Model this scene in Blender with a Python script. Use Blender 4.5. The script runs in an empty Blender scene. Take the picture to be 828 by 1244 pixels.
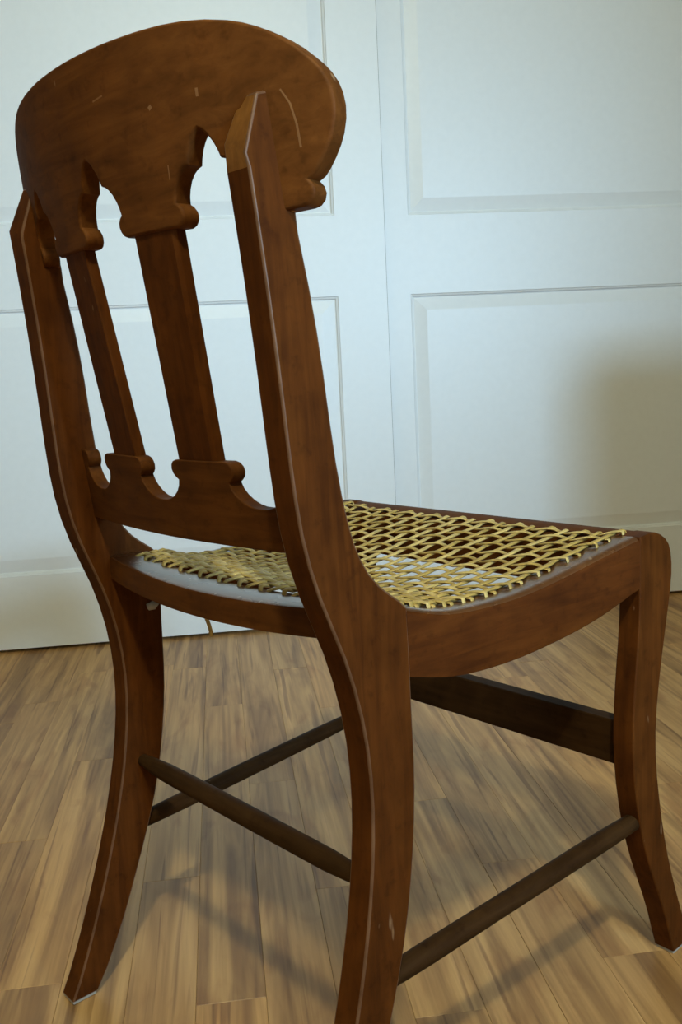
import bpy, bmesh, math, random
from mathutils import Vector, Matrix

S = bpy.context.scene
COL = S.collection
R = random.Random(7)

# ------------------------------------------------------------------ camera, exposure, world, lights
# Chair frame: x across the chair, y towards the chair's front, z up, metres.
# Room frame: u runs along the closet doors, m points at them (turned by YAW from the chair frame).
YAW = 0.965
CU, SU = math.cos(YAW), math.sin(YAW)
def room(u, m, z=0.0):
    return Vector((u * CU - m * SU, u * SU + m * CU, z))

cam_data = bpy.data.cameras.new('camera')
cam = bpy.data.objects.new('camera', cam_data); COL.objects.link(cam)
rt = Vector((0.67221, 0.73874, -0.04906)); dn = Vector((0.08379, -0.14175, -0.98635)); fw = Vector((-0.73560, 0.65892, -0.15718))
M = Matrix((rt, -dn, -fw)).transposed().to_4x4()
M.translation = Vector((0.70192, -0.61018, 0.66932))
cam.matrix_world = M
cam_data.sensor_fit = 'VERTICAL'; cam_data.sensor_height = 36.0
cam_data.lens = 1134.05 / 1244.0 * 36.0
cam_data.clip_start = 0.02
S.camera = cam

S.view_settings.view_transform = 'Standard'
S.view_settings.look = 'None'
S.view_settings.gamma = 1.0
S.view_settings.use_curve_mapping = False
S.view_settings.exposure = 0.0

world = bpy.data.worlds.new('world'); S.world = world; world.use_nodes = True
world.node_tree.nodes['Background'].inputs[0].default_value = (0.62, 0.78, 1.0, 1)
world.node_tree.nodes['Background'].inputs[1].default_value = 0.1

def light(name, kind, loc, energy, color, **kw):
    d = bpy.data.lights.new(name, kind); d.energy = energy; d.color = color
    for k, v in kw.items(): setattr(d, k, v)
    o = bpy.data.objects.new(name, d); COL.objects.link(o); o.location = loc
    return o
WIN_U, WIN_M, WIN_Z = 1.66, -2.75, 1.26      # centre of the window, in the wall behind the viewpoint
WIN_W, WIN_H = 0.52, 0.56
win = light('window_daylight', 'AREA', room(WIN_U, WIN_M - 0.02, WIN_Z), 10.0, (0.46, 0.73, 1.0), shape='RECTANGLE', size=WIN_W - 0.06, size_y=WIN_H - 0.06, spread=math.radians(46))
win.rotation_euler = (room(-0.20, 1.4, 0.80) - win.location).to_track_quat('-Z', 'Y').to_euler()
LAMP = room(-0.06, -1.5, 2.30)
lamp_light = light('ceiling_lamp_light', 'POINT', LAMP, 80.0, (0.98, 1.0, 0.72), shadow_soft_size=0.06)

# ------------------------------------------------------------------ helpers
def link(o, parent=None):
    COL.objects.link(o)
    if parent: o.parent = parent
    return o
def finish(bm, name, mats, parent=None, smooth=40, bevel=0.0, seg=2):
    bmesh.ops.recalc_face_normals(bm, faces=bm.faces)
    me = bpy.data.meshes.new(name); bm.to_mesh(me); bm.free()
    for m in (mats if isinstance(mats, (list, tuple)) else [mats]): me.materials.append(m)
    if smooth:
        for p in me.polygons: p.use_smooth = True
        me.set_sharp_from_angle(angle=math.radians(smooth))
    o = link(bpy.data.objects.new(name, me), parent)
    if bevel:
        b = o.modifiers.new('bevel', 'BEVEL'); b.width = bevel; b.segments = seg; b.limit_method = 'ANGLE'
        b.angle_limit = math.radians(38); b.use_clamp_overlap = False; b.harden_normals = True
    return o
def loft(bm, A, B):
    """closed solid between two matching closed outlines"""
    a = [bm.verts.new(p) for p in A]; b = [bm.verts.new(p) for p in B]
    n = len(a)
    for i in range(n):
        bm.faces.new((a[i], a[(i + 1) % n], b[(i + 1) % n], b[i]))
    bm.faces.new(a); bm.faces.new(b[::-1])
def box(bm, x0, x1, y0, y1, z0, z1, f=lambda x, y, z: (x, y, z)):
    v = [bm.verts.new(f(x, y, z)) for x in (x0, x1) for y in (y0, y1) for z in (z0, z1)]
    for q in ((0, 1, 3, 2), (4, 6, 7, 5), (0, 4, 5, 1), (2, 3, 7, 6), (0, 2, 6, 4), (1, 5, 7, 3)):
        bm.faces.new([v[i] for i in q])
def sweep(bm, pts, prof, up=Vector((0, 0, 1))):
    """profile(i) -> list of (side, up) offsets carried along pts"""
    rings = []
    for i, p in enumerate(pts):
        t = (pts[min(i + 1, len(pts) - 1)] - pts[max(i - 1, 0)]).normalized()
        s = t.cross(up).normalized(); w = s.cross(t).normalized()
        rings.append([bm.verts.new(p + s * a + w * b) for a, b in prof(i)])
    n = len(rings[0])
    for r0, r1 in zip(rings, rings[1:]):
        for k in range(n):
            bm.faces.new((r0[k], r0[(k + 1) % n], r1[(k + 1) % n], r1[k]))
    bm.faces.new(rings[0][::-1]); bm.faces.new(rings[-1])
def lerp(T, v):
    if v <= T[0][0]: return T[0][1]
    for (a, b), (c, d) in zip(T, T[1:]):
        if v <= c: return b + (d - b) * (v - a) / (c - a)
    return T[-1][1]

# ------------------------------------------------------------------ materials
def mat(name):
    m = bpy.data.materials.new(name); m.use_nodes = True
    nt = m.node_tree; b = nt.nodes['Principled BSDF']
    return m, nt, b
def node(nt, t, **kw):
    n = nt.nodes.new(t)
    for k, v in kw.items():
        if k in n.inputs: n.inputs[k].default_value = v
        else: setattr(n, k, v)
    return n
def ramp(nt, stops):
    n = nt.nodes.new('ShaderNodeValToRGB'); e = n.color_ramp.elements
    while len(e) < len(stops): e.new(0.5)
    for q, (p, c) in zip(e, stops): q.position = p; q.color = (*c, 1)
    return n
def mix(nt, kind, fac, a, b):
    n = nt.nodes.new('ShaderNodeMix'); n.data_type = 'RGBA'; n.blend_type = kind
    for s, v in ((0, fac), (6, a), (7, b)):
        if hasattr(v, 'links'): nt.links.new(v, n.inputs[s])
        else: n.inputs[s].default_value = v if s == 0 else (*v, 1)
    return n.outputs[2]

def wood(name, axis, dark, mid, light_c, rough=0.56, coat=0.02, scratches=()):
    m, nt, b = mat(name)
    tc = node(nt, 'ShaderNodeTexCoord')
    mp = node(nt, 'ShaderNodeMapping')
    sc = [95.0, 95.0, 95.0]; sc['xyz'.index(axis)] = 9.0
    mp.inputs['Scale'].default_value = sc
    nt.links.new(tc.outputs['Object'], mp.inputs['Vector'])
    g = node(nt, 'ShaderNodeTexNoise', Scale=1.0, Detail=6.0, Roughness=0.62, Distortion=0.6)
    nt.links.new(mp.outputs[0], g.inputs['Vector'])
    bl = node(nt, 'ShaderNodeTexNoise', Scale=26.0, Detail=4.0, Roughness=0.55)
    nt.links.new(tc.outputs['Object'], bl.inputs['Vector'])
    sp = node(nt, 'ShaderNodeTexNoise', Scale=75.0, Detail=3.0, Roughness=0.6)
    nt.links.new(tc.outputs['Object'], sp.inputs['Vector'])
    r1 = ramp(nt, [(0.18, dark), (0.50, mid), (0.86, light_c)])
    nt.links.new(g.outputs[0], r1.inputs[0])
    r2 = ramp(nt, [(0.30, (0.70, 0.66, 0.64)), (0.52, (1, 1, 1)), (0.75, (1.2, 1.16, 1.1))])
    nt.links.new(bl.outputs[0], r2.inputs[0])
    c = mix(nt, 'MULTIPLY', 0.8, r1.outputs[0], r2.outputs[0])
    r3 = ramp(nt, [(0.30, (0.55, 0.5, 0.5)), (0.42, (1, 1, 1))])
    nt.links.new(sp.outputs[0], r3.inputs[0])
    c = mix(nt, 'MULTIPLY', 0.5, c, r3.outputs[0])
    # sparse pale scuffs
    sm = node(nt, 'ShaderNodeMapping'); sm.inputs['Scale'].default_value = (60, 60, 22); sm.inputs['Rotation'].default_value = (0.5, 0.4, 0.3)
    nt.links.new(tc.outputs['Object'], sm.inputs['Vector'])
    sn = node(nt, 'ShaderNodeTexNoise', Scale=1.0, Detail=2.0, Roughness=0.5)
    nt.links.new(sm.outputs[0], sn.inputs['Vector'])
    r4 = ramp(nt, [(0.735, (0, 0, 0)), (0.77, (1, 1, 1))]); nt.links.new(sn.outputs[0], r4.inputs[0])
    mf = node(nt, 'ShaderNodeMath', operation='MULTIPLY'); nt.links.new(r4.outputs[0], mf.inputs[0]); mf.inputs[1].default_value = 0.55
    c = mix(nt, 'MIX', mf.outputs[0], c, (0.42, 0.27, 0.15))
    for (x0, z0, x1, z1, w) in scratches:         # pale scratches where the board is scored
        d = Vector((x1 - x0, 0, z1 - z0)); L = d.length; d /= L
        sub = node(nt, 'ShaderNodeVectorMath', operation='SUBTRACT'); nt.links.new(tc.outputs['Object'], sub.inputs[0]); sub.inputs[1].default_value = ((x0 + x1) / 2, 0, (z0 + z1) / 2)
        da = node(nt, 'ShaderNodeVectorMath', operation='DOT_PRODUCT'); nt.links.new(sub.outputs[0], da.inputs[0]); da.inputs[1].default_value = d
        db = node(nt, 'ShaderNodeVectorMath', operation='DOT_PRODUCT'); nt.links.new(sub.outputs[0], db.inputs[0]); db.inputs[1].default_value = (-d.z, 0, d.x)
        on = []
        for src_, lim in ((da, L / 2), (db, w)):
            ab = node(nt, 'ShaderNodeMath', operation='ABSOLUTE'); nt.links.new(src_.outputs['Value'], ab.inputs[0])
            lt = node(nt, 'ShaderNodeMath', operation='LESS_THAN'); nt.links.new(ab.outputs[0], lt.inputs[0]); lt.inputs[1].default_value = lim; on.append(lt)
        an = node(nt, 'ShaderNodeMath', operation='MULTIPLY'); nt.links.new(on[0].outputs[0], an.inputs[0]); nt.links.new(on[1].outputs[0], an.inputs[1])
        am = node(nt, 'ShaderNodeMath', operation='MULTIPLY'); nt.links.new(an.outputs[0], am.inputs[0]); nt.links.new(bl.outputs[0], am.inputs[1])
        c = mix(nt, 'MIX', am.outputs[0], c, (0.32, 0.17, 0.075))
    nt.links.new(c, b.inputs['Base Color'])
    rr = node(nt, 'ShaderNodeMapRange'); rr.inputs['To Min'].default_value = rough - 0.08; rr.inputs['To Max'].default_value = rough + 0.14
    nt.links.new(bl.outputs[0], rr.inputs['Value']); nt.links.new(rr.outputs[0], b.inputs['Roughness'])
    b.inputs['Coat Weight'].default_value = coat; b.inputs['Coat Roughness'].default_value = 0.33; b.inputs['Specular IOR Level'].default_value = 0.06 + 0.6 * coat
    bp = node(nt, 'ShaderNodeBump', Strength=0.12, Distance=0.002)
    nt.links.new(g.outputs[0], bp.inputs['Height']); nt.links.new(bp.outputs[0], b.inputs['Normal'])
    return m
WD, WM, WL = (0.048, 0.0150, 0.0032), (0.096, 0.0310, 0.0062), (0.142, 0.051, 0.0105)
wood_z = wood('walnut_stained_upright', 'z', *[(a_ * 0.90, b_ * 0.79, c_ * 0.60) for a_, b_, c_ in (WD, WM, WL)])
worn_edge_highlight = wood('walnut_rubbed_edge_highlight', 'z', (0.075, 0.030, 0.012), (0.135, 0.062, 0.030), (0.21, 0.11, 0.058), 0.4, 0.2)  # pale post ridges: rubbed wood, with the ridge highlight put into the colour
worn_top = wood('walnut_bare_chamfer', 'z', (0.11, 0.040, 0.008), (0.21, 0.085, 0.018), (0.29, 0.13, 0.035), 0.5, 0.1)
wood_x = wood('walnut_stained_crosswise', 'x', WD, WM, WL)
wood_y = wood('walnut_stained_lengthwise', 'y', *[(a_ * 0.84, b_ * 0.70, c_ * 0.52) for a_, b_, c_ in (WD, WM, WL)])
crest_m = wood('walnut_scored_crest', 'x', (0.066, 0.0215, 0.0044), (0.125, 0.042, 0.0085), (0.18, 0.065, 0.014), scratches=[(0.1992, 0.8495, 0.2046, 0.840, 0.0006), (0.2046, 0.840, 0.2073, 0.827, 0.0007), (0.2073, 0.827, 0.2082, 0.812, 0.0008), (0.0303, 0.8735, 0.0437, 0.8750, 0.0006), (0.0910, 0.8562, 0.0940, 0.8578, 0.0014), (0.1368, 0.8560, 0.1371, 0.8615, 0.0011), (0.098, 0.807, 0.099, 0.817, 0.0005)])
seat_x = wood('walnut_polished_crosswise', 'x', WD, WM, WL, 0.24, 0.9)
seat_y = wood('walnut_polished_lengthwise', 'y', WD, WM, WL, 0.24, 0.9)
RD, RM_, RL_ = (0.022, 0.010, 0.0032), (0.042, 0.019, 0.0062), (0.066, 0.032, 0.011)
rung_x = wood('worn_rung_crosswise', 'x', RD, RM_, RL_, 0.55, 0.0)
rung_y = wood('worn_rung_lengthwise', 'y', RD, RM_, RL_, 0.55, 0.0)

def plain(name, col, rough=0.5, noise=0.0, scale=20.0, bump=0.0):
    m, nt, b = mat(name)
    b.inputs['Roughness'].default_value = rough
    tc = node(nt, 'ShaderNodeTexCoord')
    n = node(nt, 'ShaderNodeTexNoise', Scale=scale, Detail=4.0); nt.links.new(tc.outputs['Object'], n.inputs['Vector'])
    lo = tuple(c * (1 - noise) for c in col); hi = tuple(min(1, c * (1 + noise)) for c in col)
    r = ramp(nt, [(0.3, lo), (0.7, hi)]); nt.links.new(n.outputs[0], r.inputs[0]); nt.links.new(r.outputs[0], b.inputs['Base Color'])
    if bump:
        bp = node(nt, 'ShaderNodeBump', Strength=bump, Distance=0.001); nt.links.new(n.outputs[0], bp.inputs['Height']); nt.links.new(bp.outputs[0], b.inputs['Normal'])
    return m
white_paint = plain('white_door_paint', (0.78, 0.79, 0.78), 0.42, 0.012, 60.0, 0.03)
wall_paint = plain('grey_wall_paint', (0.29, 0.30, 0.30), 0.8, 0.02, 40.0, 0.05)
ceil_paint = plain('white_ceiling_paint', (0.55, 0.53, 0.49), 0.9, 0.02, 40.0, 0.05)
dark_gap = plain('dark_track', (0.02, 0.02, 0.02), 0.7)
felt = plain('pale_grey_glide', (0.42, 0.40, 0.37), 0.6, 0.1, 200.0)
glue = plain('dried_white_glue', (0.40, 0.37, 0.31), 0.6, 0.15, 120.0)
filler = plain('ochre_wood_filler', (0.30, 0.15, 0.045), 0.55, 0.25, 150.0, 0.2)
cane_m = plain('straw_cane', (0.41, 0.272, 0.070), 0.5, 0.25, 90.0, 0.15)
cane_hi = plain('pale_straw_cane', (0.53, 0.38, 0.13), 0.48, 0.22, 90.0, 0.15)
brass = plain('white_enamel', (0.7, 0.7, 0.68), 0.4)

def plank_material():
    m, nt, b = mat('streaked_hickory_plank')
    tc = node(nt, 'ShaderNodeTexCoord'); oi = node(nt, 'ShaderNodeObjectInfo')
    off = node(nt, 'ShaderNodeVectorMath', operation='SCALE'); off.inputs[0].default_value = (7.3, 13.1, 3.7)
    nt.links.new(oi.outputs['Random'], off.inputs['Scale'])
    ad = node(nt, 'ShaderNodeVectorMath', operation='ADD'); nt.links.new(tc.outputs['Object'], ad.inputs[0]); nt.links.new(off.outputs[0], ad.inputs[1])
    def noise(sc, det, ro, dist):
        mp = node(nt, 'ShaderNodeMapping'); mp.inputs['Scale'].default_value = sc
        nt.links.new(ad.outputs[0], mp.inputs['Vector'])
        n = node(nt, 'ShaderNodeTexNoise', Scale=1.0, Detail=det, Roughness=ro, Distortion=dist)
        nt.links.new(mp.outputs[0], n.inputs['Vector']); return n.outputs[0]
    broad = noise((30, 1.7, 1), 3, 0.55, 1.0)
    fine = noise((150, 6.0, 1), 5, 0.6, 0.4)
    blot = noise((20, 7, 1), 3, 0.5, 0.9)
    streak = noise((58, 1.9, 1), 2, 0.5, 1.2)
    r1 = ramp(nt, [(0.28, (0.252, 0.123, 0.042)), (0.42, (0.401, 0.221, 0.080)), (0.56, (0.560, 0.326, 0.125)), (0.75, (0.671, 0.411, 0.174))])
    nt.links.new(broad, r1.inputs[0])
    r2 = ramp(nt, [(0.30, (0.78, 0.74, 0.70)), (0.55, (1, 1, 1)), (0.8, (1.1, 1.08, 1.05))]); nt.links.new(fine, r2.inputs[0])
    c = mix(nt, 'MULTIPLY', 0.7, r1.outputs[0], r2.outputs[0])
    r3 = ramp(nt, [(0.30, (0.72, 0.60, 0.52)), (0.46, (1, 1, 1))]); nt.links.new(blot, r3.inputs[0])
    c = mix(nt, 'MULTIPLY', 0.7, c, r3.outputs[0])
    r5 = ramp(nt, [(0.30, (0.42, 0.33, 0.28)), (0.40, (1, 1, 1))]); nt.links.new(streak, r5.inputs[0])
    c = mix(nt, 'MULTIPLY', 0.70, c, r5.outputs[0])
    r4 = ramp(nt, [(0.0, (0.84, 0.80, 0.78)), (0.5, (1, 1, 1)), (1.0, (1.06, 1.0, 0.92))]); nt.links.new(oi.outputs['Random'], r4.inputs[0])
    c = mix(nt, 'MULTIPLY', 1.0, c, r4.outputs[0])
    nt.links.new(c, b.inputs['Base Color'])
    b.inputs['Roughness'].default_value = 0.44
    bp = node(nt, 'ShaderNodeBump', Strength=0.08, Distance=0.001); nt.links.new(fine, bp.inputs['Height']); nt.links.new(bp.outputs[0], b.inputs['Normal'])
    return m
plank_m = plank_material()

# ------------------------------------------------------------------ the setting
ROOM = bpy.data.objects  # names below
def struct(name, bm, m, bevel=0.0, parent=None, smooth=40):
    o = finish(bm, name, m, parent, smooth, bevel)
    if not parent: o['kind'] = 'structure'
    o.rotation_euler = (0, 0, YAW) if not parent else (0, 0, 0)
    return o
U0, U1, M0, M1, HC = -1.72, 1.95, -2.75, 1.40, 2.44
DOOR_B = 1.428            # face of the rear door; the front door's face is at M1
bm = bmesh.new(); box(bm, U0, U1, M0, 1.62, -0.06, -0.0135)
floor = struct('floor', bm, dark_gap)
# laminate strips: each its own board, long side at right angles to the doors
PW = 0.075
base_ends = {-1: 0.255, 0: -0.006, -3: 0.063, -2: -0.33, 1: 0.52, 2: 0.19, 3: 0.83, 4: 0.40}
k0 = math.floor((U0 + 0.169) / PW); k1 = math.ceil((U1 + 0.169) / PW)
cache = {}
def plank_mesh(w, L):
    key = (round(w, 4), round(L, 4))
    if key not in cache:
        b = bmesh.new(); e = 0.0004
        x, y = w / 2 - 0.0001, L / 2 - 0.0001
        lo = [b.verts.new((sx * x, sy * y, -0.012)) for sx, sy in ((-1, -1), (1, -1), (1, 1), (-1, 1))]
        me_ = [b.verts.new((sx * x, sy * y, -e)) for sx, sy in ((-1, -1), (1, -1), (1, 1), (-1, 1))]
        hi = [b.verts.new((sx * (x - e), sy * (y - e), 0)) for sx, sy in ((-1, -1), (1, -1), (1, 1), (-1, 1))]
        for A, B in ((lo, me_), (me_, hi)):
            for i in range(4): b.faces.new((A[i], A[(i + 1) % 4], B[(i + 1) % 4], B[i]))
        b.faces.new(hi); b.faces.new(lo[::-1])
        bmesh.ops.recalc_face_normals(b, faces=b.faces)
        me = bpy.data.meshes.new('plank'); b.to_mesh(me); b.free(); me.materials.append(plank_m)
        cache[key] = me
    return cache[key]
for k in range(k0, k1):
    ua = max(-0.169 + k * PW, U0); ub = min(-0.169 + (k + 1) * PW, U1)
    if ub - ua < 0.005: continue
    e = base_ends.get(k, R.uniform(-0.6, 0.6))
    ends = [e]
    while ends[-1] < 1.60: ends.append(ends[-1] + R.choice((0.62, 0.78, 0.9)))
    while ends[0] > M0: ends.insert(0, ends[0] - R.choice((0.7, 0.9, 1.1)))
    ends[0] = M0; ends[-1] = 1.62
    if len(ends) > 2 and ends[-1] - ends[-2] < 0.05: ends.pop(-2)
    for a, c in zip(ends, ends[1:]):
        if c - a < 0.02: continue
        o = link(bpy.data.objects.new('plank', plank_mesh(ub - ua, c - a)), floor)
        o.location = ((ua + ub) / 2, (a + c) / 2, R.uniform(-0.0004, 0))

bm = bmesh.new(); box(bm, U0 - 0.1, U1 + 0.1, M0 - 0.1, 1.75, HC, HC + 0.08)
struct('ceiling', bm, ceil_paint)
bm = bmesh.new(); box(bm, U0 - 0.1, U0, M0, 1.62, -0.06, HC); struct('wall_left', bm, wall_paint)
bm = bmesh.new(); box(bm, U1, U1 + 0.1, M0, 1.62, -0.06, HC); struct('wall_right', bm, wall_paint)
# wall_back with the window opening
bm = bmesh.new()
a, b_ = WIN_U - WIN_W / 2, WIN_U + WIN_W / 2; c, d = WIN_Z - WIN_H / 2, WIN_Z + WIN_H / 2
box(bm, U0 - 0.1, a, M0 - 0.1, M0, -0.06, HC); box(bm, b_, U1 + 0.1, M0 - 0.1, M0, -0.06, HC)
box(bm, a, b_, M0 - 0.1, M0, -0.06, c); box(bm, a, b_, M0 - 0.1, M0, d, HC)
struct('wall_back', bm, wall_paint)
DU0, DU1, DH = -0.90, 1.53, 2.03
bm = bmesh.new()      # wall around the closet opening, closet back behind
box(bm, U0, DU0, 1.37, 1.62, -0.012, HC); box(bm, DU1, U1, 1.37, 1.62, -0.012, HC); box(bm, DU0, DU1, 1.37, 1.62, DH + 0.01, HC)
box(bm, U0, U1, 1.62, 1.72, -0.06, HC)
struct('wall_front', bm, wall_paint)
bm = bmesh.new()
f = 0.03
for (p, q, r_, s_) in ((a, a + f, c, d), (b_ - f, b_, c, d), (a + f, b_ - f, c, c + f), (a + f, b_ - f, d - f, d), (a + f, b_ - f, WIN_Z - 0.012, WIN_Z + 0.012)):
    box(bm, p, q, M0 - 0.09, M0 - 0.05, r_, s_)
struct('window_1', bm, white_paint)
for nm, (p, q, r_, s_) in (('trim_1', (DU0 - 0.07, DU0, 0, DH + 0.08)), ('trim_2', (DU1, DU1 + 0.07, 0, DH + 0.08)), ('trim_3', (DU0, DU1, DH + 0.01, DH + 0.08))):
    bm = bmesh.new(); box(bm, p, q, 1.355, 1.37, r_, s_); struct(nm, bm, white_paint, 0.003)
for nm, p, q in (('baseboard_left', U0, DU0 - 0.07), ('baseboard_right', DU1 + 0.07, U1)):
    bm = bmesh.new(); box(bm, p, q, 1.356, 1.37, 0, 0.09); struct(nm, bm, white_paint, 0.003)

def door(name, ua, ub, face, pa, pb):
    """moulded two-panel slab: stiles and rails as one skin, each panel field a part of its own"""
    z0, z1 = 0.009, DH
    panels = [(0.192, 0.832), (1.023, 1.92)]
    b = bmesh.new(); fy = face
    box(b, ua, pa, fy, fy + 0.034, z0, z1); box(b, pb, ub, fy, fy + 0.034, z0, z1)
    for r0, r1 in ((z0, panels[0][0]), (panels[0][1], panels[1][0]), (panels[1][1], z1)): box(b, pa, pb, fy, fy + 0.034, r0, r1)
    bmesh.ops.remove_doubles(b, verts=b.verts, dist=1e-5)
    o = struct(name, b, white_paint, 0.0)
    for (r0, r1) in panels:
        b = bmesh.new()
        # (inset, depth) from the face: ogee step, quirk, bevel, field
        steps = [(0.0, 0.0), (0.0018, 0.0028), (0.0052, 0.0042), (0.0068, 0.0092), (0.0095, 0.0098), (0.0118, 0.0088), (0.0400, 0.0022), (0.0420, 0.0020)]
        rings = [[b.verts.new((x, fy + dep, z)) for x, z in ((pa + i, r0 + i), (pb - i, r0 + i), (pb - i, r1 - i), (pa + i, r1 - i))] for i, dep in steps]
        for A, B in zip(rings, rings[1:]):
            for i in range(4): b.faces.new((A[i], A[(i + 1) % 4], B[(i + 1) % 4], B[i]))
        b.faces.new(rings[-1])
        bk = [b.verts.new((x, fy + 0.03, z)) for x, z in ((pa, r0), (pb, r0), (pb, r1), (pa, r1))]
        for i in range(4): b.faces.new((bk[i], bk[(i + 1) % 4], rings[0][(i + 1) % 4], rings[0][i]))
        b.faces.new(bk[::-1])
        struct('door_panel', b, white_paint, 0.0, o, smooth=0)
    return o
d1 = door('door_1', -0.89, 0.331, M1, -0.768, 0.209)
edge_m = plain('dark_bounce_strip', (0.10, 0.075, 0.05), 0.8, 0.2, 60.0)
bm = bmesh.new(); box(bm, 0.3311, 0.3322, M1 + 0.003, M1 + 0.0275, 0.012, DH - 0.01)  # thin dark strip added out of sight to stop bounce and darken the gap
o = finish(bm, 'added_edge_strip', edge_m, d1, 0); o['label'] = 'dark strip added on the unseen edge of the sliding door to cut bounce'
door('door_2', 0.28, 1.52, DOOR_B, 0.396, 1.40)

# ------------------------------------------------------------------ ceiling lamp behind the viewpoint
lamp = link(bpy.data.objects.new('ceiling_lamp', None)); lamp.location = room(-0.06, -1.5, HC)
lamp['label'] = 'small white ceiling lamp with one bare warm bulb, overhead behind the viewpoint'; lamp['category'] = 'lamp'
bm = bmesh.new()
def lathe(bm, prof, n=24, c=(0, 0)):
    rings = [[bm.verts.new((c[0] + r * math.cos(2 * math.pi * i / n), c[1] + r * math.sin(2 * math.pi * i / n), z)) for i in range(n)] for r, z in prof]
    for A, B in zip(rings, rings[1:]):
        for i in range(n): bm.faces.new((A[i], A[(i + 1) % n], B[(i + 1) % n], B[i]))
    bm.faces.new(rings[0]); bm.faces.new(rings[-1][::-1])
lathe(bm, [(0.07, 0), (0.07, -0.012), (0.03, -0.03), (0.022, -0.06), (0.022, -0.072)])
finish(bm, 'lamp_base', brass, lamp)
bulb_m, nt, b = mat('glowing_bulb'); b.inputs['Emission Color'].default_value = (1, 0.8, 0.5, 1); b.inputs['Emission Strength'].default_value = 6
b.inputs['Base Color'].default_value = (0.9, 0.85, 0.75, 1)
bm = bmesh.new(); lathe(bm, [(0.014, -0.073), (0.022, -0.09), (0.031, -0.115), (0.030, -0.135), (0.02, -0.15), (0.004, -0.157)])
o = finish(bm, 'bulb', bulb_m, lamp)
lamp_light.location = room(-0.06, -1.5, HC - 0.24)

# ------------------------------------------------------------------ unseen chest of drawers, added to cast the shadow on the closet door
added_dresser = link(bpy.data.objects.new('added_dresser', None)); added_dresser.location = room(1.42, 0.26); added_dresser.rotation_euler = (0, 0, YAW)
added_dresser['label'] = 'low brown three-drawer chest out of view, added to shade the second closet door'; added_dresser['category'] = 'added_dresser'
dr_m = wood('added_dresser_oak', 'x', (0.06, 0.03, 0.012), (0.12, 0.06, 0.025), (0.18, 0.10, 0.045), 0.5, 0.1)
bm = bmesh.new(); box(bm, -0.325, 0.325, -0.17, 0.17, 0.06, 0.785); finish(bm, 'carcass', dr_m, added_dresser, 0, 0.003)
bm = bmesh.new(); box(bm, -0.34, 0.34, -0.185, 0.18, 0.7852, 0.807); finish(bm, 'added_dresser_top', dr_m, added_dresser, 0, 0.004)
for x in (-0.29, 0.29):
    for y in (-0.14, 0.14):
        bm = bmesh.new(); box(bm, x - 0.02, x + 0.02, y - 0.02, y + 0.02, 0, 0.0598); finish(bm, 'foot', dr_m, added_dresser, 0, 0.002)
for k in range(3):
    bm = bmesh.new(); z0 = 0.085 + k * 0.232; box(bm, -0.30, 0.30, -0.186, -0.1705, z0, z0 + 0.217); dw = finish(bm, 'drawer_front', dr_m, added_dresser, 0, 0.003)
    for x in (-0.15, 0.15):
        bm = bmesh.new(); bmesh.ops.create_uvsphere(bm, u_segments=12, v_segments=8, radius=0.014)
        for v in bm.verts: v.co += Vector((x, -0.196, z0 + 0.10))
        finish(bm, 'knob', brass, dw, 60)

# ------------------------------------------------------------------ the chair
chair = link(bpy.data.objects.new('side_chair', None))
chair['label'] = 'antique dark walnut side chair with gothic-cut crest rail and woven cane seat'
chair['category'] = 'chair'

RC = [(-0.2363, 0.0), (-0.2258, 0.025), (-0.2156, 0.05), (-0.206, 0.075), (-0.197, 0.1), (-0.1885, 0.125), (-0.1805, 0.15), (-0.173, 0.175), (-0.1662, 0.2), (-0.1602, 0.225), (-0.155, 0.25), (-0.1508, 0.275), (-0.1477, 0.3), (-0.1459, 0.325), (-0.1457, 0.35), (-0.1473, 0.375), (-0.1509, 0.4), (-0.1565, 0.425), (-0.1641, 0.45), (-0.1739, 0.475), (-0.1838, 0.5), (-0.1915, 0.525), (-0.1968, 0.55), (-0.2000, 0.575), (-0.2021, 0.6), (-0.2037, 0.625), (-0.2052, 0.65), (-0.2068, 0.675), (-0.2087, 0.7), (-0.2107, 0.725), (-0.213, 0.75), (-0.2154, 0.775), (-0.218, 0.8)]
FC = [(-0.2062, 0.0), (-0.1926, 0.025), (-0.1796, 0.05), (-0.1678, 0.075), (-0.1572, 0.1), (-0.1473, 0.125), (-0.1375, 0.15), (-0.1283, 0.175), (-0.1201, 0.2), (-0.1134, 0.225), (-0.1079, 0.25), (-0.1035, 0.275), (-0.1, 0.3), (-0.0975, 0.325), (-0.0962, 0.35), (-0.0955, 0.4), (-0.0948, 0.44)]
UC = [(-0.0944, 0.4755), (-0.1027, 0.4835), (-0.1155, 0.4930), (-0.1245, 0.5005), (-0.1335, 0.5110), (-0.1405, 0.5230), (-0.1460, 0.5360), (-0.1505, 0.5520), (-0.1547, 0.5730), (-0.1585, 0.5980), (-0.1620, 0.6320), (-0.1648, 0.6640), (-0.1680, 0.6930), (-0.1722, 0.7220), (-0.1790, 0.7600), (-0.1800, 0.7745)]
FRC = [(0.2797, 0.0), (0.2719, 0.025), (0.2631, 0.05), (0.2526, 0.075), (0.2408, 0.1), (0.2292, 0.125), (0.2191, 0.15), (0.2108, 0.175), (0.2042, 0.2), (0.1992, 0.225), (0.1959, 0.25), (0.1946, 0.275), (0.1953, 0.3), (0.1974, 0.325), (0.2003, 0.35), (0.2037, 0.375), (0.2065, 0.4), (0.2075, 0.425), (0.2075, 0.4860)]
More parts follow.
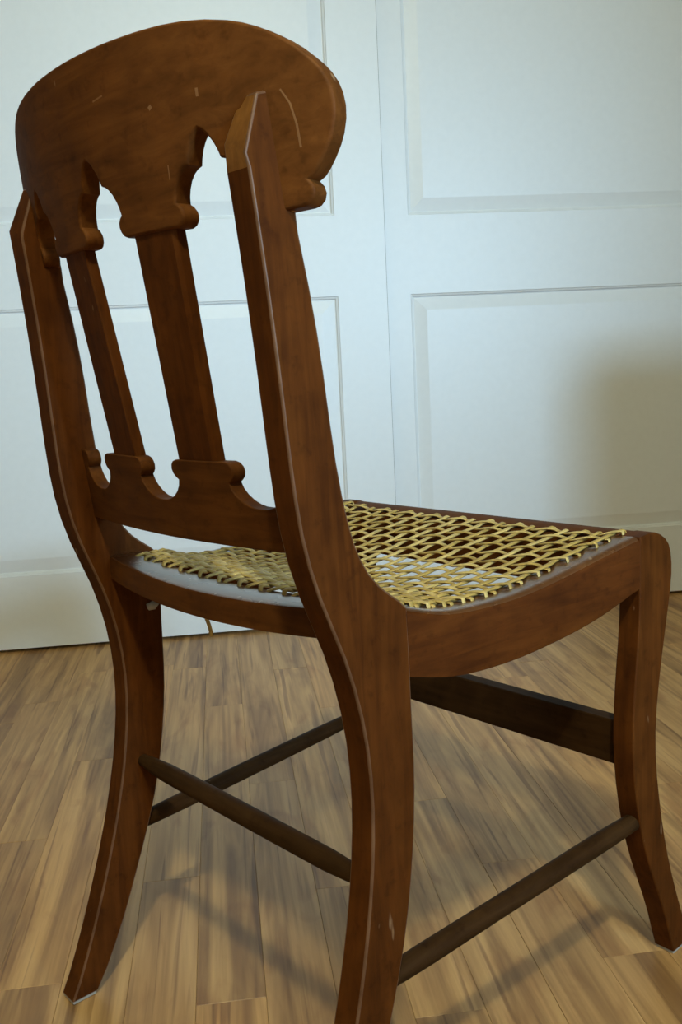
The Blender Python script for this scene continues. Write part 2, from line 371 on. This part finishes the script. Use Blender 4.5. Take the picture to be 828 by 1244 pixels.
FFC = [(0.3167, 0.0), (0.3058, 0.025), (0.2951, 0.05), (0.2848, 0.075), (0.2752, 0.1), (0.2664, 0.125), (0.2589, 0.15), (0.2525, 0.175), (0.2472, 0.2), (0.2428, 0.225), (0.24, 0.25), (0.2396, 0.275), (0.2417, 0.3), (0.2457, 0.325), (0.2509, 0.35), (0.2566, 0.375), (0.2627, 0.4), (0.2678, 0.422), (0.2700, 0.437), (0.2701, 0.449), (0.2683, 0.461), (0.2640, 0.4705), (0.2570, 0.4775), (0.2480, 0.4828), (0.2383, 0.4862), (0.2250, 0.4872)]
def ax(z): return 0.2 - 0.0274 * (z - 0.45)      # outer face of a rear post
TP, TF, BF = 0.0257, 0.0236, 0.227
def Yb(x, z):                                     # back surface of the curved, raked chair back
    return -0.188 - 0.168 * (z - 0.56) + (0.55 + (z - 0.525) * 1.53) * x * x
Z0 = 0.0035                                       # legs stand on thin glides

for s in (1, -1):
    rear = [(y, max(z, Z0)) for y, z in RC]
    front = [(y, max(z, Z0)) for y, z in FC] + UC
    A, B = [], []
    for (y, z) in rear: A.append((y, z)); B.append((y, z))
    if s > 0: A += [(-0.2207, 0.8085), (-0.2072, 0.8485)]; B += [(-0.2185, 0.8190), (-0.2014, 0.8523)]
    else: A += [(-0.2190, 0.8090), (-0.2010, 0.8490)]; B += [(-0.2175, 0.8050), (-0.2030, 0.8470)]
    A += [(-0.1935, 0.8525)]; B += [(-0.1935, 0.8525)]
    for (y, z) in front[::-1]: A.append((y, z)); B.append((y, z))
    bm = bmesh.new()
    loft(bm, [(s * ax(z), y, z) for y, z in A], [(s * (ax(z) - TP), y, z) for y, z in B])
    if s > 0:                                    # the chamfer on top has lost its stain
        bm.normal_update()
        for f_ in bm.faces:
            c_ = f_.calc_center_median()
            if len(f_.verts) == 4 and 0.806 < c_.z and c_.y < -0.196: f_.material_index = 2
    o = finish(bm, 'rear_post', [wood_z, worn_edge_highlight, worn_top], chair, 32, 0.0019, 3)
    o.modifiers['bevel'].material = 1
    bm = bmesh.new()
    P = [(y, max(z, Z0)) for y, z in FRC] + [(y, max(z, Z0)) for y, z in FFC[::-1]]
    loft(bm, [(s * BF, y, z) for y, z in P], [(s * (BF - TF), y, z) for y, z in P])
    finish(bm, 'front_leg', wood_z, chair, 32, 0.0018, 2)
    for (xa, xb, ya, yb, nm) in ((ax(0) - TP + 0.001, ax(0) - 0.001, -0.2350, -0.2075, 'a'), (BF - TF + 0.001, BF - 0.001, 0.2810, 0.3150, 'b')):
        bm = bmesh.new(); box(bm, xa, xb, ya, yb, 0.0, Z0 + 0.0005)
        if s < 0:
            for v in bm.verts: v.co.x = -v.co.x
        o = finish(bm, 'foot_glide', felt, chair, 0, 0.001, 1); o['label'] = 'thin pale grey glide under the foot'

def polish_top(bm):
    bmesh.ops.recalc_face_normals(bm, faces=bm.faces); bm.normal_update()
    for f_ in bm.faces:
        if f_.normal.z > 0.55: f_.material_index = 1
# side seat rails, dished towards the middle
ST = [(-0.12, 0.4830), (-0.094, 0.4762), (-0.077, 0.4700), (-0.060, 0.4655), (-0.045, 0.4626), (-0.025, 0.4611), (0.0, 0.4604), (0.035, 0.4610), (0.065, 0.4640), (0.094, 0.4680), (0.148, 0.4770), (0.18, 0.4820), (0.2075, 0.4862), (0.23, 0.4870)]
SB = [(-0.12, 0.4240), (-0.092, 0.4185), (-0.07, 0.4115), (-0.05, 0.4075), (-0.03, 0.4050), (-0.011, 0.4040), (0.01, 0.4036), (0.033, 0.4042), (0.06, 0.4060), (0.09, 0.4092), (0.12, 0.4130), (0.151, 0.4190), (0.174, 0.4250), (0.2085, 0.4350)]
def xo(y): return 0.2 + 0.027 * (y + 0.1) / 0.31
def smooth_tab(T, y):
    return (lerp(T, y - 0.012) + lerp(T, y) * 2 + lerp(T, y + 0.012)) / 4
RW = 0.038
for s in (1, -1):
    ys = [-0.096 + i * (0.2085 + 0.096) / 26 for i in range(27)]
    bm = bmesh.new(); rings = []
    for y in ys:
        x = xo(y) - 0.0004; t, bt = smooth_tab(ST, y), smooth_tab(SB, y)
        rings.append([bm.verts.new((s * a_, y, z_)) for a_, z_ in ((x, bt), (x, t - 0.0065), (x - 0.0012, t - 0.003), (x - 0.0042, t - 0.0006), (x - 0.009, t), (x - RW, t - 0.0012), (x - RW, bt))])
    n = 7
    for r0, r1 in zip(rings, rings[1:]):
        for k in range(n): bm.faces.new((r0[k], r0[(k + 1) % n], r1[(k + 1) % n], r1[k]))
    bm.faces.new(rings[0][::-1]); bm.faces.new(rings[-1])
    polish_top(bm); finish(bm, 'side_seat_rail', [wood_y, seat_y], chair, 35)

# rear seat rail, bowed and slightly dipped
def rail_back(x):
    t = 1 - (x / 0.174) ** 2
    return -0.153 - 0.015 * t, 0.483 - 0.0065 * t, 0.4585 - 0.0065 * t
bm = bmesh.new(); rings = []
for i in range(25):
    x = -0.179 + 0.358 * i / 24; y, t, bt = rail_back(x)
    rings.append([bm.verts.new(p) for p in ((x, y, bt), (x, y, t - 0.003), (x, y + 0.0008, t - 0.0012), (x, y + 0.003, t), (x, y + 0.038, t - 0.001), (x, y + 0.038, bt))])
for r0, r1 in zip(rings, rings[1:]):
    for k in range(6): bm.faces.new((r0[k], r0[(k + 1) % 6], r1[(k + 1) % 6], r1[k]))
bm.faces.new(rings[0][::-1]); bm.faces.new(rings[-1])
polish_top(bm); finish(bm, 'rear_seat_rail', [wood_x, seat_x], chair, 35)

# front seat rail with rolled front edge
prof = [(0.2110, 0.4250), (0.2075, 0.4775), (0.2100, 0.4797), (0.2270, 0.4846)] + [(y - 0.0015, z - 0.0005) for y, z in FFC[17:-1][::-1]] + [(0.262, 0.4200)]
bm = bmesh.new(); X = BF - TF + 0.002
loft(bm, [(X, y, z) for y, z in prof], [(-X, y, z) for y, z in prof])
polish_top(bm); finish(bm, 'front_seat_rail', [wood_x, wood_x], chair, 35)

# ---- pierced boards of the back (crest rail, lower rail): cut in x/z, bent onto Yb
def bent_board(name, outline, thick, m, r, dx=0.011):
    # flat outline with rounded rims, sliced upright, then bent onto the back surface
    n = len(outline); P = [Vector(p) for p in outline]
    area = sum(P[i].x * P[(i + 1) % n].y - P[(i + 1) % n].x * P[i].y for i in range(n))
    inw = []
    for i in range(n):
        d0 = (P[i] - P[i - 1]).normalized(); d1 = (P[(i + 1) % n] - P[i]).normalized()
        q = Vector((-d0.y - d1.y, d0.x + d1.x)) * (1 if area > 0 else -1)
        q.normalize(); c_ = max(0.75, q.dot(Vector((-d1.y, d1.x)) * (1 if area > 0 else -1)))
        inw.append(q / c_)
    levels = [(r, 0.0), (0.6 * r, 0.09 * r), (0.28 * r, 0.30 * r), (0.07 * r, 0.63 * r), (0, r)]
    levels += [(i_, thick - d_) for i_, d_ in levels[::-1]]
    bm = bmesh.new()
    rings = [[bm.verts.new((P[i].x + inw[i].x * i_, d_, P[i].y + inw[i].y * i_)) for i in range(n)] for i_, d_ in levels]
    for A, B in zip(rings, rings[1:]):
        for i in range(n): bm.faces.new((A[i], A[(i + 1) % n], B[(i + 1) % n], B[i]))
    bm.faces.new(rings[0][::-1]); bm.faces.new(rings[-1])
    k = -0.2345
    while k < 0.2345:
        bmesh.ops.bisect_plane(bm, geom=bm.verts[:] + bm.edges[:] + bm.faces[:], dist=1e-5, plane_co=(k + 0.0003, 0, 0), plane_no=(1, 0, 0))
        k += dx
    for v in bm.verts:
        x, dpt, z = v.co
        sl = 2 * (0.55 + (z - 0.525) * 1.53) * x
        l = math.sqrt(1 + sl * sl)
        v.co.x = x - sl / l * dpt * 0.6; v.co.y = Yb(x, z) + dpt * (0.4 + 0.6 / l)
    o = finish(bm, name, m, chair, 42)
    w_ = o.modifiers.new('even_shading', 'WEIGHTED_NORMAL'); w_.weight = 80; w_.keep_sharp = True
    return o
def arc(cx, cz, r, a0, a1, n=6):
    return [(cx + r * math.cos(math.radians(a0 + (a1 - a0) * i / n)), cz + r * math.sin(math.radians(a0 + (a1 - a0) * i / n))) for i in range(n + 1)]
# half of a gothic notch in the crest, from its tip outwards and down
notch = [(0.0, 0.8365), (0.0035, 0.8345), (0.0072, 0.8307), (0.0105, 0.8258), (0.0130, 0.8205), (0.0148, 0.8150),
         (0.0188, 0.8137), (0.0232, 0.8108), (0.0272, 0.8065), (0.0303, 0.8012), (0.0322, 0.7960), (0.0330, 0.7912),
         (0.0300, 0.7893), (0.0275, 0.7860), (0.0268, 0.7825), (0.0280, 0.7785), (0.0308, 0.7755), (0.0350, 0.7740)]
NC = 0.1315
half = []
half += notch                                             # centre notch, right half
half += [(NC - x, z) for x, z in notch[::-1]]             # side notch
half += [(NC + x, z) for x, z in notch[1:]]
half += [(0.188, 0.7738), (0.2045, 0.7748)] + [(0.2090, 0.7762), (0.2124, 0.7795), (0.2138, 0.7840), (0.2128, 0.7885), (0.2100, 0.7920)]
half += [(0.2145, 0.7945), (0.2190, 0.7995), (0.2235, 0.8060), (0.2275, 0.8130), (0.2305, 0.8200), (0.2328, 0.8290), (0.2334, 0.8370), (0.2325, 0.8450), (0.2303, 0.8520),
         (0.2268, 0.8585), (0.2225, 0.8640), (0.2175, 0.8692), (0.2115, 0.8750), (0.2045, 0.8805), (0.1970, 0.8855), (0.1880, 0.8903), (0.1785, 0.8945), (0.1680, 0.8980), (0.1520, 0.9018), (0.1350, 0.9045), (0.1150, 0.9063), (0.0900, 0.9073), (0.0530, 0.9080)]
outline = half + [(0, 0.9082)] + [(-x, z) for x, z in half[::-1][:-1]]
bent_board('crest_rail', outline, 0.0165, crest_m, 0.0024)

arch = [(0.0, 0.5603), (0.0065, 0.5606), (0.0130, 0.5622), (0.0195, 0.5652), (0.0252, 0.5695), (0.0293, 0.5745), (0.0312, 0.5795),
        (0.0282, 0.5815), (0.0252, 0.5845), (0.0240, 0.5885), (0.0250, 0.5925), (0.0280, 0.5955), (0.0325, 0.5968)]
AC = 0.1275
top = arch + [(AC - x, z) for x, z in arch[::-1]] + [(AC + x, z) for x, z in arch[1:]] + [(0.1785, 0.5968)]
outline = [(0.1795, 0.5265), (0, 0.5262), (-0.1795, 0.5265)] + [(-x, z) for x, z in top[::-1][:-1]] + top
bent_board('lower_back_rail', outline, 0.0138, wood_x, 0.0012)

for s in (1, -1):
    bm = bmesh.new(); rings = []
    for i in range(9):
        z = 0.588 + (0.783 - 0.588) * i / 8; t = (z - 0.596) / 0.165
        xc = 0.0585 + 0.0065 * t; hw = 0.0238
        ring = []
        for x, dy in ((xc - hw, 0.0030), (xc - hw + 0.001, 0.0022), (xc, 0.0021), (xc + hw - 0.003, 0.0022), (xc + hw, 0.0048), (xc + hw, 0.0125), (xc, 0.0125), (xc - hw, 0.0125)):
            ring.append(bm.verts.new((s * x, Yb(x, z) + dy, z)))
        rings.append(ring)
    for r0, r1 in zip(rings, rings[1:]):
        for k in range(8): bm.faces.new((r0[k], r0[(k + 1) % 8], r1[(k + 1) % 8], r1[k]))
    bm.faces.new(rings[0][::-1]); bm.faces.new(rings[-1])
    finish(bm, 'back_slat', wood_z, chair, 30)

# ---- stretchers
def rung(name, A, B, r, m, taper):
    A, B = Vector(A), Vector(B); N = 14; pts = [A.lerp(B, i / N) for i in range(N + 1)]
    def prof(i):
        t = i / N; e = min(t, 1 - t)
        rr = r * (1 - taper * max(0.0, 1 - e / 0.16) ** 1.5) * (1 + 0.02 * math.sin(7 * t + A.x * 9))
        return [(rr * math.cos(2 * math.pi * k / 18), rr * math.sin(2 * math.pi * k / 18)) for k in range(18)]
    bm = bmesh.new(); sweep(bm, pts, prof); return finish(bm, name, m, chair, 50)
for s in (1, -1):
    rung('side_stretcher', (s * 0.1963, -0.140, 0.1701), (s * 0.2170, 0.2125, 0.1827), 0.0098, rung_y, 0.12)
rung('rear_stretcher', (-0.1810, -0.1313, 0.2483), (0.1810, -0.1313, 0.2483), 0.0102, rung_x, 0.38)
bm = bmesh.new(); box(bm, -0.206, 0.206, 0.2105, 0.2290, 0.2395, 0.2880); finish(bm, 'front_stretcher', rung_x, chair, 0, 0.002, 2)

# ---- woven cane seat: every strand a part
def zseat(x, y):
    e = max(0.0, 1 - abs(x) / (xo(y) - 0.026)); g = max(0.0, min(1, (0.217 - y) / 0.33)); g = max(0.0, 4 * g * (1 - g))
    side = smooth_tab(ST, y) if y > -0.09 else 0.474 + (0.0745 - (y + 0.165)) * 0.02
    t = max(0.0, min(1.0, (y + 0.145) / 0.07))
    side = (1 - t) * (rail_back(x)[1]) + t * side if y < -0.075 else side
    dip = max(0.0, min(1.0, (y - 0.135) / 0.06)) * max(0.0, min(1.0, (xhole(y) - abs(x)) / 0.035)) * 0.0052
    return side - dip + 0.0014 - 0.0035 * min(1.0, e * 2.2) * min(1.0, g * 1.3)
def xhole(y): return xo(max(y, -0.10)) - (0.0245 if y > -0.09 else 0.0245 + ( -0.09 - y) * 0.5)
YF, YR0 = 0.2170, -0.130
rows = [-0.120, -0.112, -0.104, -0.096, -0.088, -0.080, -0.072, -0.064, -0.055, -0.046, -0.036, -0.025, -0.013, 0.000, 0.014, 0.029, 0.045, 0.063, 0.082, 0.102, 0.123, 0.145, 0.168, 0.190, 0.208]
NY = 20
def strand_mesh(pts, w, h, m, name='cane_strand'):
    bm = bmesh.new()
    sec = [(w * math.cos(q), h * math.sin(q)) for q in [2 * math.pi * k / 8 for k in range(8)]]
    def prof(i): return sec
    sweep(bm, pts, prof)
    return finish(bm, name, m, chair, 60)
def xs_of(j, y):
    sfr = -1 + 2 * (j + 0.5) / NY
    return sfr * (0.1955 - 0.010) if y >= 0.217 else sfr * ((xhole(y) + 0.006))
for j in range(NY):
    jit = R.uniform(-0.0012, 0.0012); pts = []
    yy = [YR0 + (YF - YR0) * k / 78 for k in range(79)]
    for y in yy:
        # phase from the row index so the strand passes over one row and under the next
        ph = 0.0
        for q in range(len(rows) - 1):
            if rows[q] <= y <= rows[q + 1]: ph = q + (y - rows[q]) / (rows[q + 1] - rows[q]); break
        else: ph = -1 + (y - YR0) / (rows[0] - YR0) if y < rows[0] else len(rows) - 1 + (y - rows[-1]) / 0.012
        wv = math.cos(math.pi * (ph + j)); amp = 0.0036 if y > 0.0 else 0.0026
        x = xs_of(j, y) + jit + amp * math.cos(math.pi * ph + math.pi * j)
        pts.append(Vector((x, y, zseat(x, y) + 0.0013 * wv + 0.0008)))
    pts = [Vector((pts[0].x, pts[0].y - 0.0035, pts[0].z - 0.006)), Vector((pts[0].x, pts[0].y - 0.002, pts[0].z - 0.0008))] + pts
    e = pts[-1]; pts += [Vector((e.x + 0.0012, e.y + 0.0022, e.z - 0.0009)), Vector((e.x + 0.0016, e.y + 0.0036, e.z - 0.0060))]
    strand_mesh(pts, 0.0028, 0.0015, cane_m if R.random() < 0.7 else cane_hi)
for q, y0 in enumerate(rows):
    xh = xhole(y0); N = 84; pts = []; jit = R.uniform(-0.001, 0.001)
    if y0 < -0.095: xh = min(xh, 0.158)
    for k in range(N + 1):
        x = -xh + 2 * xh * k / N
        sfr = x / (xhole(y0) + 0.006); j = (sfr + 1) * NY / 2 - 0.5
        wv = -math.cos(math.pi * (q + j))
        y = y0 + jit + (0.0034 if y0 > 0.02 else 0.0018) * math.cos(math.pi * (j + q) + math.pi / 2)
        pts.append(Vector((x, y, zseat(x, y) + 0.0013 * wv + 0.0008)))
    a_, b2 = pts[0], pts[-1]
    pts = [Vector((a_.x - 0.0042, a_.y - 0.001, a_.z - 0.006)), Vector((a_.x - 0.0026, a_.y - 0.0006, a_.z))] + pts + [Vector((b2.x + 0.0026, b2.y + 0.0006, b2.z)), Vector((b2.x + 0.0042, b2.y + 0.001, b2.z - 0.006))]
    strand_mesh(pts, 0.0027, 0.0013, cane_m if R.random() < 0.7 else cane_hi)
# loose cane end hanging under the rear rail
pts = [Vector((-0.0385, -0.131, 0.456)), Vector((-0.0370, -0.130, 0.444)), Vector((-0.0350, -0.130, 0.435)), Vector((-0.0310, -0.130, 0.428)), Vector((-0.0285, -0.130, 0.4215)), Vector((-0.0300, -0.130, 0.419))]
bm = bmesh.new(); sweep(bm, pts, lambda i: [(0.0034 * math.cos(k), 0.0014 * math.sin(k)) for k in (0, 1.05, 2.1, 3.14, 4.2, 5.25)], Vector((0, 1, 0)))
o = finish(bm, 'loose_cane_end', cane_hi, chair, 60); o['label'] = 'frayed end of cane hanging under the rear seat rail'
# glue lump in the joint, filler by the crest
def lump(name, c, r, m, seed):
    q = random.Random(seed); bm = bmesh.new(); bmesh.ops.create_icosphere(bm, subdivisions=2, radius=1)
    for v in bm.verts:
        k = 1 + q.uniform(-0.18, 0.18); v.co = Vector((c[0] + v.co.x * r[0] * k, c[1] + v.co.y * r[1] * k, c[2] + v.co.z * r[2] * k))
    return finish(bm, name, m, chair, 70)
o = lump('glue_lump', (-0.1725, -0.1080, 0.4200), (0.0035, 0.0075, 0.0050), glue, 3); o['label'] = 'dried pale glue squeezed out under the seat rail joint'
o = lump('wood_filler', (0.1915, -0.1835, 0.7800), (0.0035, 0.0055, 0.0065), filler, 5); o['label'] = 'ochre filler patch where post meets crest'
